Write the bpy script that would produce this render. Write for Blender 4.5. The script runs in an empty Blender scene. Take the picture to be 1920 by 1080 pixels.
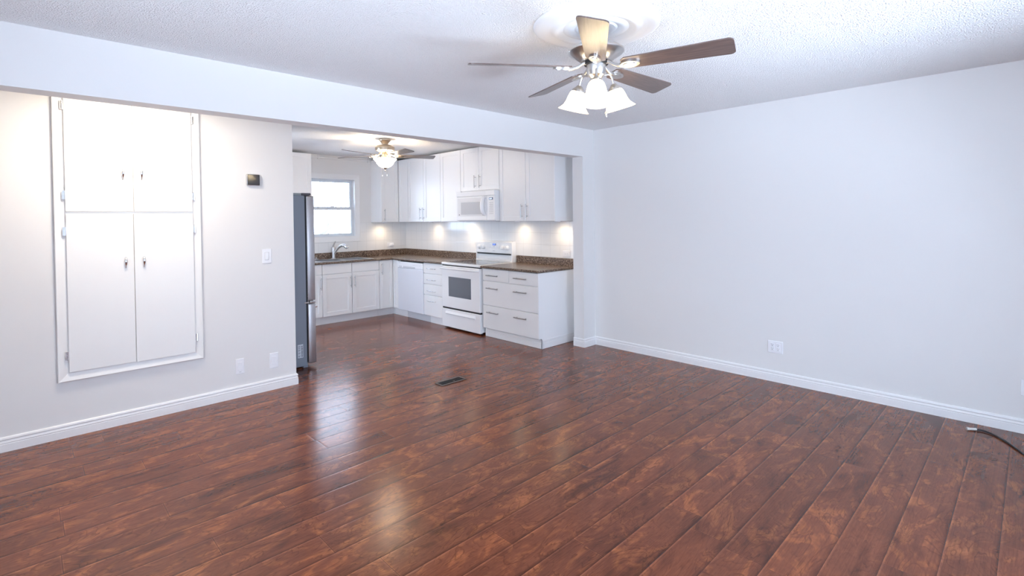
import bpy, bmesh, math, random
from mathutils import Vector, Matrix
PI = math.pi
sc = bpy.context.scene
COL = sc.collection
rnd = random.Random(7)

# ------------------------------------------------------------------ camera
CAM = dict(f=950.08, cx=960.09, cy=423.06, h=1.4499, yaw=0.7690, pitch=-0.0142, roll=-0.0120)
cd = bpy.data.cameras.new('camera'); cam = bpy.data.objects.new('camera', cd); COL.objects.link(cam)
yw, pt, rl = CAM['yaw'], CAM['pitch'], CAM['roll']
fwd = Vector((math.sin(yw)*math.cos(pt), math.cos(yw)*math.cos(pt), math.sin(pt)))
rgt = Vector((math.cos(yw), -math.sin(yw), 0)); up = rgt.cross(fwd)
r2 = rgt*math.cos(rl)+up*math.sin(rl); u2 = up*math.cos(rl)-rgt*math.sin(rl)
m = Matrix((r2, u2, -fwd)).transposed().to_4x4(); m.translation = Vector((0, 0, CAM['h']))
cam.matrix_world = m
cd.sensor_width = 36; cd.lens = CAM['f']/1920*36
cd.shift_x = -(CAM['cx']-960)/1920; cd.shift_y = (CAM['cy']-540)/1920
cd.clip_start = 0.02; cd.clip_end = 200
sc.camera = cam

# ------------------------------------------------------------------ world, daylight, exposure
W = bpy.data.worlds.new('overcast_sky'); sc.world = W; W.use_nodes = True
bg = W.node_tree.nodes['Background']; bg.inputs[1].default_value = 7.6
_g = W.node_tree.nodes.new('ShaderNodeTexCoord'); _s = W.node_tree.nodes.new('ShaderNodeSeparateXYZ'); _r = W.node_tree.nodes.new('ShaderNodeValToRGB')
W.node_tree.links.new(_g.outputs['Generated'], _s.inputs[0])
_m = W.node_tree.nodes.new('ShaderNodeMath'); _m.operation = 'MULTIPLY_ADD'; _m.inputs[1].default_value = 0.5; _m.inputs[2].default_value = 0.5
W.node_tree.links.new(_s.outputs[2], _m.inputs[0]); W.node_tree.links.new(_m.outputs[0], _r.inputs[0]); W.node_tree.links.new(_r.outputs[0], bg.inputs[0])
_r.color_ramp.elements[0].position = 0.305; _r.color_ramp.elements[0].color = (2.85, 3.45, 4.3, 1)      # bright lower band, added to light the ceiling through the windows
_r.color_ramp.elements[1].position = 0.50; _r.color_ramp.elements[1].color = (0.75, 0.92, 1.18, 1)     # overcast sky
_e = _r.color_ramp.elements.new(0.36); _e.color = (0.95, 1.15, 1.46, 1)                                 # dimmer band under the horizon, added to keep the header darker
sc.view_settings.view_transform = 'Standard'; sc.view_settings.look = 'None'
sc.view_settings.gamma = 1; sc.view_settings.use_curve_mapping = False
sc.view_settings.exposure = 0.20
sc.cycles.max_bounces = 10; sc.cycles.diffuse_bounces = 7; sc.cycles.glossy_bounces = 4
sc.cycles.sample_clamp_indirect = 8
DAY = dict(x0=1.1, x1=3.3, z0=0.15, z1=1.80, y=-1.5)
KW = dict(y0=5.91, y1=6.82, z0=0.06, z1=2.16, x=1.20)              # unseen glazed side door, added to brighten the kitchen fronts
WW = dict(y0=-1.2, y1=1.8, z0=0.08, z1=2.05)                            # unseen side window, added to lift the ceiling and right wall       # living-room window (behind the camera)

def lamp(name, kind, loc, power, color, **kw):
    d = bpy.data.lights.new(name, kind); d.energy = power; d.color = color
    for k, v in kw.items(): setattr(d, k, v)
    o = bpy.data.objects.new(name, d); COL.objects.link(o); o.location = loc
    return o
def portal(name, loc, rot, sx, sy):
    o = lamp(name, 'AREA', loc, 1, (1, 1, 1), shape='RECTANGLE', size=sx, size_y=sy)
    o.data.cycles.is_portal = True; o.rotation_euler = rot
portal('living_window_daylight', ((DAY['x0']+DAY['x1'])/2, DAY['y']+0.01, (DAY['z0']+DAY['z1'])/2), (-PI/2+PI, 0, 0), DAY['x1']-DAY['x0'], DAY['z1']-DAY['z0'])
portal('kitchen_window_daylight', (3.415, 7.60, 1.64), (-PI/2, 0, 0), 0.80, 0.93)
portal('added_side_window_portal', (-2.61, (WW['y0']+WW['y1'])/2, (WW['z0']+WW['z1'])/2), (0, -PI/2, 0), WW['z1']-WW['z0'], WW['y1']-WW['y0'])
portal('added_kitchen_door_portal', (KW['x']-.01, (KW['y0']+KW['y1'])/2, (KW['z0']+KW['z1'])/2), (0, -PI/2, 0), KW['z1']-KW['z0'], KW['y1']-KW['y0'])
lamp('hall_ceiling_lamp', 'AREA', (0.55, 3.96, 2.42), 20, (1.0, 0.87, 0.70), shape='DISK', size=0.32)

# ------------------------------------------------------------------ materials
def nt(mat): return mat.node_tree.nodes, mat.node_tree.links
def mat(name, col, rough=0.5, metal=0.0, bump=0, bscale=200, emit=None, estr=0, coat=0, vary=0, vscale=8, spec=0.5):
    M = bpy.data.materials.new(name); M.use_nodes = True
    N, L = nt(M); b = N['Principled BSDF']
    b.inputs['Base Color'].default_value = (*col, 1); b.inputs['Roughness'].default_value = rough
    b.inputs['Metallic'].default_value = metal; b.inputs['Specular IOR Level'].default_value = spec
    if coat: b.inputs['Coat Weight'].default_value = coat; b.inputs['Coat Roughness'].default_value = 0.1
    if emit: b.inputs['Emission Color'].default_value = (*emit, 1); b.inputs['Emission Strength'].default_value = estr
    tc = N.new('ShaderNodeTexCoord')
    if vary:
        n = N.new('ShaderNodeTexNoise'); n.inputs['Scale'].default_value = vscale; n.inputs['Detail'].default_value = 4
        L.new(tc.outputs['Object'], n.inputs['Vector'])
        mx = N.new('ShaderNodeMix'); mx.data_type = 'RGBA'; mx.inputs[6].default_value = (*[c*(1-vary) for c in col], 1); mx.inputs[7].default_value = (*[min(1, c*(1+vary)) for c in col], 1)
        L.new(n.outputs['Fac'], mx.inputs[0]); L.new(mx.outputs[2], b.inputs['Base Color'])
    if bump:
        n = N.new('ShaderNodeTexNoise'); n.inputs['Scale'].default_value = bscale; n.inputs['Detail'].default_value = 3
        L.new(tc.outputs['Object'], n.inputs['Vector'])
        bp = N.new('ShaderNodeBump'); bp.inputs['Strength'].default_value = bump; bp.inputs['Distance'].default_value = 0.004
        L.new(n.outputs['Fac'], bp.inputs['Height']); L.new(bp.outputs['Normal'], b.inputs['Normal'])
    return M

M_wall = mat('wall_paint', (0.80, 0.795, 0.785), 0.6, bump=0.05, bscale=260)
M_trim = mat('trim_paint', (0.86, 0.86, 0.86), 0.35)
M_cupb = mat('cupboard_paint', (0.86, 0.86, 0.85), 0.4, bump=0.03, bscale=60)
M_cab = mat('cabinet_lacquer', (0.87, 0.87, 0.865), 0.35)
M_cabw = mat('end_panel_white', (0.90, 0.905, 0.91), 0.35)
M_appl = mat('appliance_white', (0.90, 0.905, 0.91), 0.22, coat=0.3)
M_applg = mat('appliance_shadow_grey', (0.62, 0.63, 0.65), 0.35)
M_black = mat('black_gap', (0.012, 0.012, 0.014), 0.5)
M_glassblack = mat('black_glass', (0.015, 0.016, 0.02), 0.06, coat=0.5)
M_oven = mat('oven_glass', (0.14, 0.155, 0.18), 0.06, coat=0.5)
M_mwglass = mat('microwave_screen', (0.52, 0.53, 0.55), 0.25, vary=0.05, vscale=300)
M_chrome = mat('chrome', (0.80, 0.81, 0.83), 0.22, 1.0)
M_nickel = mat('brushed_nickel', (0.60, 0.585, 0.57), 0.30, 1.0, vary=0.06, vscale=40)
M_dnick = mat('satin_steel_handle', (0.42, 0.42, 0.43), 0.35, 1.0)
M_hand = mat('brushed_steel_handle', (0.47, 0.46, 0.46), 0.33, 1.0)
M_dish = mat('dishwasher_white', (0.80, 0.82, 0.87), 0.25, coat=0.3)
M_antq = mat('antique_nickel', (0.50, 0.42, 0.33), 0.32, 1.0)
M_steel = mat('stainless', (0.50, 0.485, 0.50), 0.36, 0.85, vary=0.04, vscale=30)
M_fridge = mat('fridge_grey', (0.26, 0.30, 0.36), 0.42, bump=0.05, bscale=900)
M_sink = mat('sink_steel', (0.66, 0.67, 0.69), 0.28, 1.0)
M_plastic = mat('white_plastic', (0.88, 0.89, 0.92), 0.35)
M_slot = mat('slot_dark', (0.10, 0.10, 0.12), 0.5)
M_grey = mat('print_grey', (0.42, 0.43, 0.46), 0.5)
M_ventm = mat('vent_bronze', (0.16, 0.13, 0.12), 0.4, 0.6)
M_cord = mat('black_cord', (0.02, 0.02, 0.025), 0.45)
M_blue = mat('clock_screen', (0.01, 0.015, 0.10), 0.2)
M_digit = mat('clock_digits', (0.1, 0.2, 0.9), 0.5, emit=(0.25, 0.40, 1.0), estr=2.5)
M_digw = mat('oven_digits', (0.8, 0.9, 1), 0.5, emit=(0.75, 0.85, 1.0), estr=2.0)
M_label = mat('label_paper', (0.72, 0.77, 0.84), 0.6)
M_ink = mat('label_ink', (0.10, 0.12, 0.17), 0.6)
M_thermo = mat('thermostat_glass', (0.02, 0.025, 0.035), 0.04, coat=1.0)
M_medal = mat('medallion_plaster', (0.84, 0.84, 0.85), 0.55)
M_bark = mat('frosted_bark', (0.17, 0.165, 0.17), 0.9, vary=0.15)
M_snow = mat('snow', (0.85, 0.87, 0.9), 0.8)

def emissive(name, col, strength, base=(0.9, 0.88, 0.82)):
    return mat(name, base, 0.4, emit=col, estr=strength)
M_shade = emissive('frosted_shade_lit', (1.0, 0.78, 0.48), 4.0, (0.66, 0.62, 0.55))
def shade_fade(M, z0, z1, lo, hi):
    """the glass glows most beside the bulb and fades towards its rim (z measured from the fan's base point)"""
    N, L = nt(M); b = N['Principled BSDF']; tc = N.new('ShaderNodeTexCoord'); sp = N.new('ShaderNodeSeparateXYZ'); L.new(tc.outputs['Object'], sp.inputs[0])
    mr = N.new('ShaderNodeMapRange'); mr.inputs['From Min'].default_value = z0; mr.inputs['From Max'].default_value = z1; mr.inputs['To Min'].default_value = lo; mr.inputs['To Max'].default_value = hi
    mr.interpolation_type = 'SMOOTHSTEP'
    L.new(sp.outputs[2], mr.inputs['Value']); L.new(mr.outputs[0], b.inputs['Emission Strength'])
shade_fade(M_shade, -0.240, -0.165, 0.20, 9.0)
M_bulb = emissive('bulb_lit', (1, .82, .55), 10)
M_bowl = emissive('frosted_bowl_lit', (1.0, 0.84, 0.64), 30.0)
M_puck = emissive('puck_lens_lit', (1.0, 0.80, 0.50), 40.0)

def glass_mat():
    M = bpy.data.materials.new('window_glass'); M.use_nodes = True; N, L = nt(M)
    for n in list(N): N.remove(n)
    o = N.new('ShaderNodeOutputMaterial'); t = N.new('ShaderNodeBsdfTransparent'); g = N.new('ShaderNodeBsdfGlossy'); g.inputs['Roughness'].default_value = 0.02
    f = N.new('ShaderNodeFresnel'); f.inputs['IOR'].default_value = 1.35
    x = N.new('ShaderNodeMixShader'); L.new(f.outputs[0], x.inputs[0]); L.new(t.outputs[0], x.inputs[1]); L.new(g.outputs[0], x.inputs[2]); L.new(x.outputs[0], o.inputs[0])
    return M
M_glass = glass_mat()

def popcorn():
    M = mat('popcorn_ceiling', (0.92, 0.92, 0.92), 0.9); N, L = nt(M); b = N['Principled BSDF']
    b.inputs['Specular IOR Level'].default_value = 0.15
    tc = N.new('ShaderNodeTexCoord')
    v = N.new('ShaderNodeTexVoronoi'); v.inputs['Scale'].default_value = 115; L.new(tc.outputs['Object'], v.inputs['Vector'])
    n = N.new('ShaderNodeTexNoise'); n.inputs['Scale'].default_value = 190; n.inputs['Detail'].default_value = 3; L.new(tc.outputs['Object'], n.inputs['Vector'])
    a = N.new('ShaderNodeMath'); a.operation = 'SUBTRACT'; L.new(n.outputs['Fac'], a.inputs[0]); L.new(v.outputs['Distance'], a.inputs[1])
    bp = N.new('ShaderNodeBump'); bp.inputs['Strength'].default_value = 0.9; bp.inputs['Distance'].default_value = 0.007
    L.new(a.outputs[0], bp.inputs['Height']); L.new(bp.outputs['Normal'], b.inputs['Normal'])
    return M
M_ceil = popcorn()

def math_node(N, L, op, a, b=None, clamp=False):
    n = N.new('ShaderNodeMath'); n.operation = op; n.use_clamp = clamp
    for i, v in enumerate((a, b)):
        if v is None: continue
        if isinstance(v, (int, float)): n.inputs[i].default_value = v
        else: L.new(v, n.inputs[i])
    return n.outputs[0]
def ramp(N, L, fac, stops):
    r = N.new('ShaderNodeValToRGB'); e = r.color_ramp.elements
    e[0].position = stops[0][0]; e[0].color = (*stops[0][1], 1); e[1].position = stops[-1][0]; e[1].color = (*stops[-1][1], 1)
    for p, c in stops[1:-1]: q = e.new(p); q.color = (*c, 1)
    L.new(fac, r.inputs[0]); return r.outputs[0]
def mixc(N, L, mode, fac, a, b):
    n = N.new('ShaderNodeMix'); n.data_type = 'RGBA'; n.blend_type = mode
    for i, v in ((0, fac), (6, a), (7, b)):
        if isinstance(v, (int, float)): n.inputs[i].default_value = v
        elif isinstance(v, tuple): n.inputs[i].default_value = (*v, 1)
        else: L.new(v, n.inputs[i])
    return n.outputs[2]

PW, PL = 0.168, 1.257
def floor_mat():
    M = mat('laminate_planks', (0.2, 0.08, 0.05), 0.3); N, L = nt(M); b = N['Principled BSDF']
    uv = N.new('ShaderNodeUVMap'); uv.uv_map = 'plank'                     # metres along / across each plank
    at = N.new('ShaderNodeAttribute'); at.attribute_name = 'tone'
    sep = N.new('ShaderNodeSeparateXYZ'); L.new(uv.outputs[0], sep.inputs[0])
    u, v = sep.outputs[0], sep.outputs[1]
    tone = N.new('ShaderNodeSeparateXYZ'); L.new(at.outputs['Vector'], tone.inputs[0])
    # per-plank shifted coordinates
    off = N.new('ShaderNodeCombineXYZ')
    L.new(math_node(N, L, 'ADD', u, math_node(N, L, 'MULTIPLY', tone.outputs[0], 37.0)), off.inputs[0])
    L.new(math_node(N, L, 'ADD', v, math_node(N, L, 'MULTIPLY', tone.outputs[1], 23.0)), off.inputs[1])
    L.new(math_node(N, L, 'MULTIPLY', tone.outputs[2], 11.0), off.inputs[2])
    def stretched(sx, sy, scale, detail, rough=0.55, dist=0.0):
        mp = N.new('ShaderNodeMapping'); mp.inputs['Scale'].default_value = (sx, sy, 1); L.new(off.outputs[0], mp.inputs['Vector'])
        n = N.new('ShaderNodeTexNoise'); n.inputs['Scale'].default_value = scale; n.inputs['Detail'].default_value = detail
        n.inputs['Roughness'].default_value = rough; n.inputs['Distortion'].default_value = dist
        L.new(mp.outputs[0], n.inputs['Vector']); return n.outputs['Fac']
    cloud = stretched(0.40, 1.15, 5.4, 4, 0.58, 0.7)            # dark smudges
    patch = stretched(0.70, 1.3, 5.5, 8, 0.64, 1.5)           # orange heartwood patches
    field = stretched(0.55, 1.4, 4.2, 4, 0.48, 1.0)           # its contour lines make the figure
    grain = stretched(0.035, 2.4, 75, 3, 0.55, 0.5)
    fine = stretched(0.30, 1.5, 90, 3, 0.6, 0.4)
    base = ramp(N, L, patch, [(0.34, (0.165, 0.049, 0.023)), (0.51, (0.200, 0.060, 0.027)), (0.58, (0.265, 0.082, 0.032)), (0.70, (0.350, 0.116, 0.040))])
    sm = ramp(N, L, cloud, [(0.32, (0.52, 0.50, 0.54)), (0.43, (0.86, 0.85, 0.87)), (0.52, (1.0, 1.0, 1.0))])
    c = mixc(N, L, 'MULTIPLY', 1.0, base, sm)
    fr = math_node(N, L, 'FRACT', math_node(N, L, 'MULTIPLY', field, 15.0))
    vein = ramp(N, L, fr, [(0.0, (0.45, 0.40, 0.42)), (0.22, (0.92, 0.91, 0.92)), (0.9, (1.08, 1.07, 1.05)), (1.0, (0.75, 0.72, 0.73))])
    c = mixc(N, L, 'MULTIPLY', ramp(N, L, patch, [(0.42, (.20, .20, .20)), (0.56, (.85, .85, .85))]), c, vein)
    g = ramp(N, L, grain, [(0.34, (0.80, 0.79, 0.79)), (0.52, (1, 1, 1)), (0.70, (1.08, 1.08, 1.07))])
    c = mixc(N, L, 'MULTIPLY', 0.85, c, g)
    f2 = ramp(N, L, fine, [(0.34, (0.86, 0.85, 0.85)), (0.52, (1, 1, 1)), (0.70, (1.06, 1.06, 1.06))])
    c = mixc(N, L, 'MULTIPLY', 0.8, c, f2)
    tn = ramp(N, L, tone.outputs[0], [(0.0, (0.84, 0.84, 0.86)), (0.5, (1.0, 1.0, 1.0)), (1.0, (1.16, 1.14, 1.10))])
    c = mixc(N, L, 'MULTIPLY', 1.0, c, tn)
    # dark seams, with bevel shade and highlight painted into the plank edges
    at2 = N.new('ShaderNodeAttribute'); at2.attribute_name = 'length'
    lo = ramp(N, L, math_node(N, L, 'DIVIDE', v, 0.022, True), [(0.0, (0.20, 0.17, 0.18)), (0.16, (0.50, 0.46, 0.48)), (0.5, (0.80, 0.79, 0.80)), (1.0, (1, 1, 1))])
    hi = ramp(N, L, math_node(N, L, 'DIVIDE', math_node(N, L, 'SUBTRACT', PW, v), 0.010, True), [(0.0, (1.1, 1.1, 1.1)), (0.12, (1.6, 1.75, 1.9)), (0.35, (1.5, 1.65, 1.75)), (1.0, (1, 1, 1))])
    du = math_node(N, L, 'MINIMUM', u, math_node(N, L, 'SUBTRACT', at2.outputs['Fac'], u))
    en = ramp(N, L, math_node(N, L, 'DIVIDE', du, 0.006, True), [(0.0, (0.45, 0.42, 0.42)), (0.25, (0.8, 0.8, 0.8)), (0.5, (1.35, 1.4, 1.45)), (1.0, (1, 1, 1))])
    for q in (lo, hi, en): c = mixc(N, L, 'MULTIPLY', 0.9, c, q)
    dv = math_node(N, L, 'MINIMUM', v, math_node(N, L, 'SUBTRACT', PW, v))
    d = math_node(N, L, 'MINIMUM', dv, du)
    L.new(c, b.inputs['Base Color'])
    # relief
    scrape = stretched(0.22, 2.6, 15, 2, 0.5, 0.4)
    h = math_node(N, L, 'ADD', math_node(N, L, 'MULTIPLY', grain, 0.35), math_node(N, L, 'MULTIPLY', scrape, 1.0))
    h = math_node(N, L, 'ADD', h, math_node(N, L, 'MULTIPLY', math_node(N, L, 'DIVIDE', d, 0.010, True), 1.4))
    bp = N.new('ShaderNodeBump'); bp.inputs['Strength'].default_value = 0.22; bp.inputs['Distance'].default_value = 0.002
    L.new(h, bp.inputs['Height']); L.new(bp.outputs['Normal'], b.inputs['Normal'])
    r = math_node(N, L, 'ADD', 0.17, math_node(N, L, 'MULTIPLY', grain, 0.12)); L.new(r, b.inputs['Roughness'])
    b.inputs['Specular IOR Level'].default_value = 0.10
    b.inputs['Coat Weight'].default_value = 0.40; b.inputs['Coat Roughness'].default_value = 0.20
    return M
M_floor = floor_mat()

def blade_mat(name, c1, c2):
    M = mat(name, c1, 0.33); N, L = nt(M); b = N['Principled BSDF']
    uv = N.new('ShaderNodeUVMap'); uv.uv_map = 'grain'
    mp = N.new('ShaderNodeMapping'); mp.inputs['Scale'].default_value = (2.2, 45, 1); L.new(uv.outputs[0], mp.inputs['Vector'])
    n = N.new('ShaderNodeTexNoise'); n.inputs['Scale'].default_value = 3; n.inputs['Detail'].default_value = 5; n.inputs['Distortion'].default_value = 0.6; L.new(mp.outputs[0], n.inputs['Vector'])
    L.new(ramp(N, L, n.outputs['Fac'], [(0.3, c1), (0.7, c2)]), b.inputs['Base Color'])
    b.inputs['Coat Weight'].default_value = 0.35; b.inputs['Coat Roughness'].default_value = 0.3
    return M
M_blade = blade_mat('walnut_blade', (0.075, 0.050, 0.043), (0.165, 0.112, 0.094))
M_blade2 = blade_mat('grey_walnut_blade', (0.11, 0.09, 0.088), (0.20, 0.165, 0.155))

def counter_mat():
    M = mat('speckled_laminate', (0.2, 0.13, 0.1), 0.26); N, L = nt(M); b = N['Principled BSDF']
    tc = N.new('ShaderNodeTexCoord')
    n = N.new('ShaderNodeTexNoise'); n.inputs['Scale'].default_value = 70; n.inputs['Detail'].default_value = 6; n.inputs['Roughness'].default_value = 0.7; L.new(tc.outputs['Object'], n.inputs['Vector'])
    v = N.new('ShaderNodeTexVoronoi'); v.inputs['Scale'].default_value = 85; L.new(tc.outputs['Object'], v.inputs['Vector'])
    c = ramp(N, L, n.outputs['Fac'], [(0.36, (0.026, 0.017, 0.015)), (0.46, (0.105, 0.070, 0.053)), (0.55, (0.21, 0.150, 0.110)), (0.66, (0.42, 0.34, 0.27))])
    s = ramp(N, L, v.outputs['Distance'], [(0.1, (0.75, 0.72, 0.70)), (0.6, (1.1, 1.08, 1.05))])
    L.new(mixc(N, L, 'MULTIPLY', 1.0, c, s), b.inputs['Base Color'])
    return M
M_counter = counter_mat()

def tile_mat(name, axis, u0, pu, z0, pz):
    M = mat(name, (0.84, 0.84, 0.84), 0.12, coat=0.3); N, L = nt(M); b = N['Principled BSDF']
    g = N.new('ShaderNodeNewGeometry'); s = N.new('ShaderNodeSeparateXYZ'); L.new(g.outputs['Position'], s.inputs[0])
    def dist(o, o0, p):
        f = math_node(N, L, 'FRACT', math_node(N, L, 'DIVIDE', math_node(N, L, 'SUBTRACT', o, o0-10*p), p))
        return math_node(N, L, 'MULTIPLY', math_node(N, L, 'MINIMUM', f, math_node(N, L, 'SUBTRACT', 1.0, f)), p)
    d = math_node(N, L, 'MINIMUM', dist(s.outputs[axis], u0, pu), dist(s.outputs[2], z0, pz))
    k = math_node(N, L, 'DIVIDE', d, 0.0035, True)
    L.new(ramp(N, L, k, [(0.25, (0.70, 0.70, 0.70)), (0.6, (0.85, 0.85, 0.845))]), b.inputs['Base Color'])
    bp = N.new('ShaderNodeBump'); bp.inputs['Strength'].default_value = 0.4; bp.inputs['Distance'].default_value = 0.002
    L.new(k, bp.inputs['Height']); L.new(bp.outputs['Normal'], b.inputs['Normal'])
    return M
M_tileR = tile_mat('wall_tile_right', 1, 4.014, 0.1555, 0.967, 0.1475)
M_tileB = tile_mat('wall_tile_back', 0, 3.173, 0.1575, 0.967, 0.1475)

# ------------------------------------------------------------------ mesh helpers
def B(): return bmesh.new()
def merge(bm, t):
    me = bpy.data.meshes.new('t'); t.to_mesh(me); t.free(); bm.from_mesh(me); bpy.data.meshes.remove(me)
def box(bm, x0, y0, z0, x1, y1, z1, bev=0.0, seg=1):
    x0, x1 = min(x0, x1), max(x0, x1); y0, y1 = min(y0, y1), max(y0, y1); z0, z1 = min(z0, z1), max(z0, z1)
    t = bmesh.new()
    bmesh.ops.create_cube(t, size=1, matrix=Matrix.Translation(((x0+x1)/2, (y0+y1)/2, (z0+z1)/2)) @ Matrix.Diagonal((x1-x0, y1-y0, z1-z0, 1)))
    if bev:
        bev = min(bev, 0.45*min(x1-x0, y1-y0, z1-z0))
        bmesh.ops.bevel(t, geom=t.edges[:], offset=bev, segments=seg, affect='EDGES', profile=0.5)
    merge(bm, t)
def lathe(bm, prof, c=(0, 0, 0), seg=40, rot=None):
    """prof: (r, z) pairs; revolve about z through c"""
    rows = []; c = Vector(c)
    for r, z in prof:
        row = []
        for i in range(seg if r > 1e-6 else 1):
            a = 2*PI*i/seg; p = Vector((r*math.cos(a), r*math.sin(a), z))
            if rot is not None: p = rot @ p
            row.append(bm.verts.new(p+c))
        rows.append(row)
    for A, D in zip(rows, rows[1:]):
        for i in range(seg):
            j = (i+1) % seg
            if len(A) == 1 and len(D) == 1: continue
            if len(A) == 1: bm.faces.new((A[0], D[i], D[j]))
            elif len(D) == 1: bm.faces.new((A[i], D[0], A[j]))
            else: bm.faces.new((A[i], D[i], D[j], A[j]))
def tube(bm, pts, r, seg=10, cap=True):
    pts = [Vector(p) for p in pts]; rs = r if isinstance(r, (list, tuple)) else [r]*len(pts)
    rows = []; prev = None
    for i, p in enumerate(pts):
        t = (pts[min(i+1, len(pts)-1)]-pts[max(i-1, 0)]).normalized()
        if prev is None:
            a = Vector((0, 0, 1)) if abs(t.z) < 0.9 else Vector((1, 0, 0)); n = t.cross(a).normalized()
        else: n = (prev-t*prev.dot(t)).normalized()
        prev = n; bb = t.cross(n)
        rows.append([bm.verts.new(p+(n*math.cos(2*PI*k/seg)+bb*math.sin(2*PI*k/seg))*rs[i]) for k in range(seg)])
    for A, D in zip(rows, rows[1:]):
        for k in range(seg): bm.faces.new((A[k], A[(k+1) % seg], D[(k+1) % seg], D[k]))
    if cap: bm.faces.new(rows[0][::-1]); bm.faces.new(rows[-1])
def bez(p0, p1, p2, p3, n=12):
    p0, p1, p2, p3 = map(Vector, (p0, p1, p2, p3)); out = []
    for i in range(n+1):
        t = i/n; out.append(p0*(1-t)**3+p1*3*t*(1-t)**2+p2*3*t*t*(1-t)+p3*t**3)
    return out
def prism(bm, pts2, to3, d0, d1):
    """extrude polygon; to3(u,v,d)->xyz"""
    a = [bm.verts.new(to3(u, v, d0)) for u, v in pts2]; b = [bm.verts.new(to3(u, v, d1)) for u, v in pts2]
    n = len(a); bm.faces.new(a[::-1]); bm.faces.new(b)
    for i in range(n): bm.faces.new((a[i], a[(i+1) % n], b[(i+1) % n], b[i]))
def frame_loop(bm, face, u0, u1, z0, z1, prof):
    """mitred frame: prof = (inset, d) pairs going round the moulding's section"""
    cs = [[bm.verts.new(face.p(u, dd, z)) for u, z in ((u0+i, z0+i), (u1-i, z0+i), (u1-i, z1-i), (u0+i, z1-i))] for i, dd in prof]
    n = len(cs)
    for a in range(n):
        A, D = cs[a], cs[(a+1) % n]
        for k in range(4): bm.faces.new((A[k], A[(k+1) % 4], D[(k+1) % 4], D[k]))
def wloc(o):
    v = Vector(o.location)
    while o.parent: o = o.parent; v += Vector(o.location)
    return v
def obj(name, bm, M, parent=None, smooth=False, kind=None, label=None):
    if parent is not None: bmesh.ops.translate(bm, verts=bm.verts, vec=-wloc(parent))
    bmesh.ops.recalc_face_normals(bm, faces=bm.faces)
    me = bpy.data.meshes.new(name); bm.to_mesh(me); bm.free()
    if smooth:
        for p in me.polygons: p.use_smooth = True
        try: me.set_sharp_from_angle(angle=math.radians(38))
        except Exception: pass
    for x in (M if isinstance(M, (list, tuple)) else [M]): me.materials.append(x)
    o = bpy.data.objects.new(name, me); COL.objects.link(o)
    if parent is not None: o.parent = parent
    if kind: o['kind'] = kind
    if label: o['label'] = label
    return o
def thing(name, loc, label, cat, group=None):
    o = bpy.data.objects.new(name, None); COL.objects.link(o); o.location = loc; o.empty_display_size = 0.1
    o['label'] = label; o['category'] = cat
    if group: o['group'] = group
    return o
def tag(o, label, cat, group=None):
    o['label'] = label; o['category'] = cat
    if group: o['group'] = group
    return o
def struct(name, bm, M, parent=None, smooth=False): return obj(name, bm, M, parent, smooth, kind=None if parent else 'structure')
def bx(*a, **k):
    bm = B(); box(bm, *a, **k); return bm
def copy_tree(o, parent=None):
    kids = list(o.children); c = o.copy(); COL.objects.link(c); c.parent = parent
    for k in kids: copy_tree(k, c)
    return c

# front-facing frames: axis 'X' = face looks to -X at x=F (u is world Y); axis 'Y' = face looks to -Y at y=F (u is world X)
class Face:
    def __init__(s, axis, F): s.axis, s.F = axis, F
    def p(s, u, d, z): return (s.F+d, u, z) if s.axis == 'X' else (u, s.F+d, z)
    def box(s, bm, u0, u1, d0, d1, z0, z1, bev=0, seg=1):
        a, b = s.p(u0, d0, z0), s.p(u1, d1, z1); box(bm, *a, *b, bev=bev, seg=seg)
def shaker(face, u0, u1, z0, z1, st=0.058, th=0.02, gap=0.0023):
    bm = B(); u0 += gap; u1 -= gap; z0 += gap; z1 -= gap
    st = min(st, 0.3*(u1-u0))
    face.box(bm, u0+st-.004, u1-st+.004, 0.008, th, z0+st-.004, z1-st+.004)
    face.box(bm, u0, u0+st, 0, th, z0, z1, .0015); face.box(bm, u1-st, u1, 0, th, z0, z1, .0015)
    face.box(bm, u0+st-.001, u1-st+.001, 0, th, z1-st, z1, .0015); face.box(bm, u0+st-.001, u1-st+.001, 0, th, z0, z0+st, .0015)
    return bm
def slab(face, u0, u1, z0, z1, th=0.02, gap=0.0023):
    bm = B(); face.box(bm, u0+gap, u1-gap, 0, th, z0+gap, z1-gap, .002); return bm
def bar_v(face, u, z0, z1, r=0.0055, stand=0.032):
    bm = B(); tube(bm, [face.p(u, -stand, z0), face.p(u, -stand, z1)], r)
    for z in (z0+.026, z1-.026): tube(bm, [face.p(u, 0.001, z), face.p(u, -stand, z)], r*.8)
    return bm
def bar_h(face, z, u0, u1, r=0.0055, stand=0.032):
    bm = B(); u0, u1 = min(u0, u1), max(u0, u1)
    tube(bm, [face.p(u0, -stand, z), face.p(u1, -stand, z)], r)
    for u in (u0+.03, u1-.03): tube(bm, [face.p(u, 0.001, z), face.p(u, -stand, z)], r*.8)
    return bm
def arch_h(face, z, u0, u1, r=0.0045, stand=0.026):
    bm = B(); pts = bez(face.p(u0, 0.001, z), face.p(u0+.004, -stand*1.35, z), face.p(u1-.004, -stand*1.35, z), face.p(u1, 0.001, z), 16)
    tube(bm, pts, r); return bm

# ------------------------------------------------------------------ room shell
XR, YB, YL, HB, XP, XE, H = 4.6964, 3.5009, 4.5732, 2.1282, 4.4892, 1.7322, 2.44
YW = 7.45; XWEST = -2.6; YN = DAY['y']; XK = 1.20
def wallbox(name, *a): return struct(name, bx(*a), M_wall)

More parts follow.
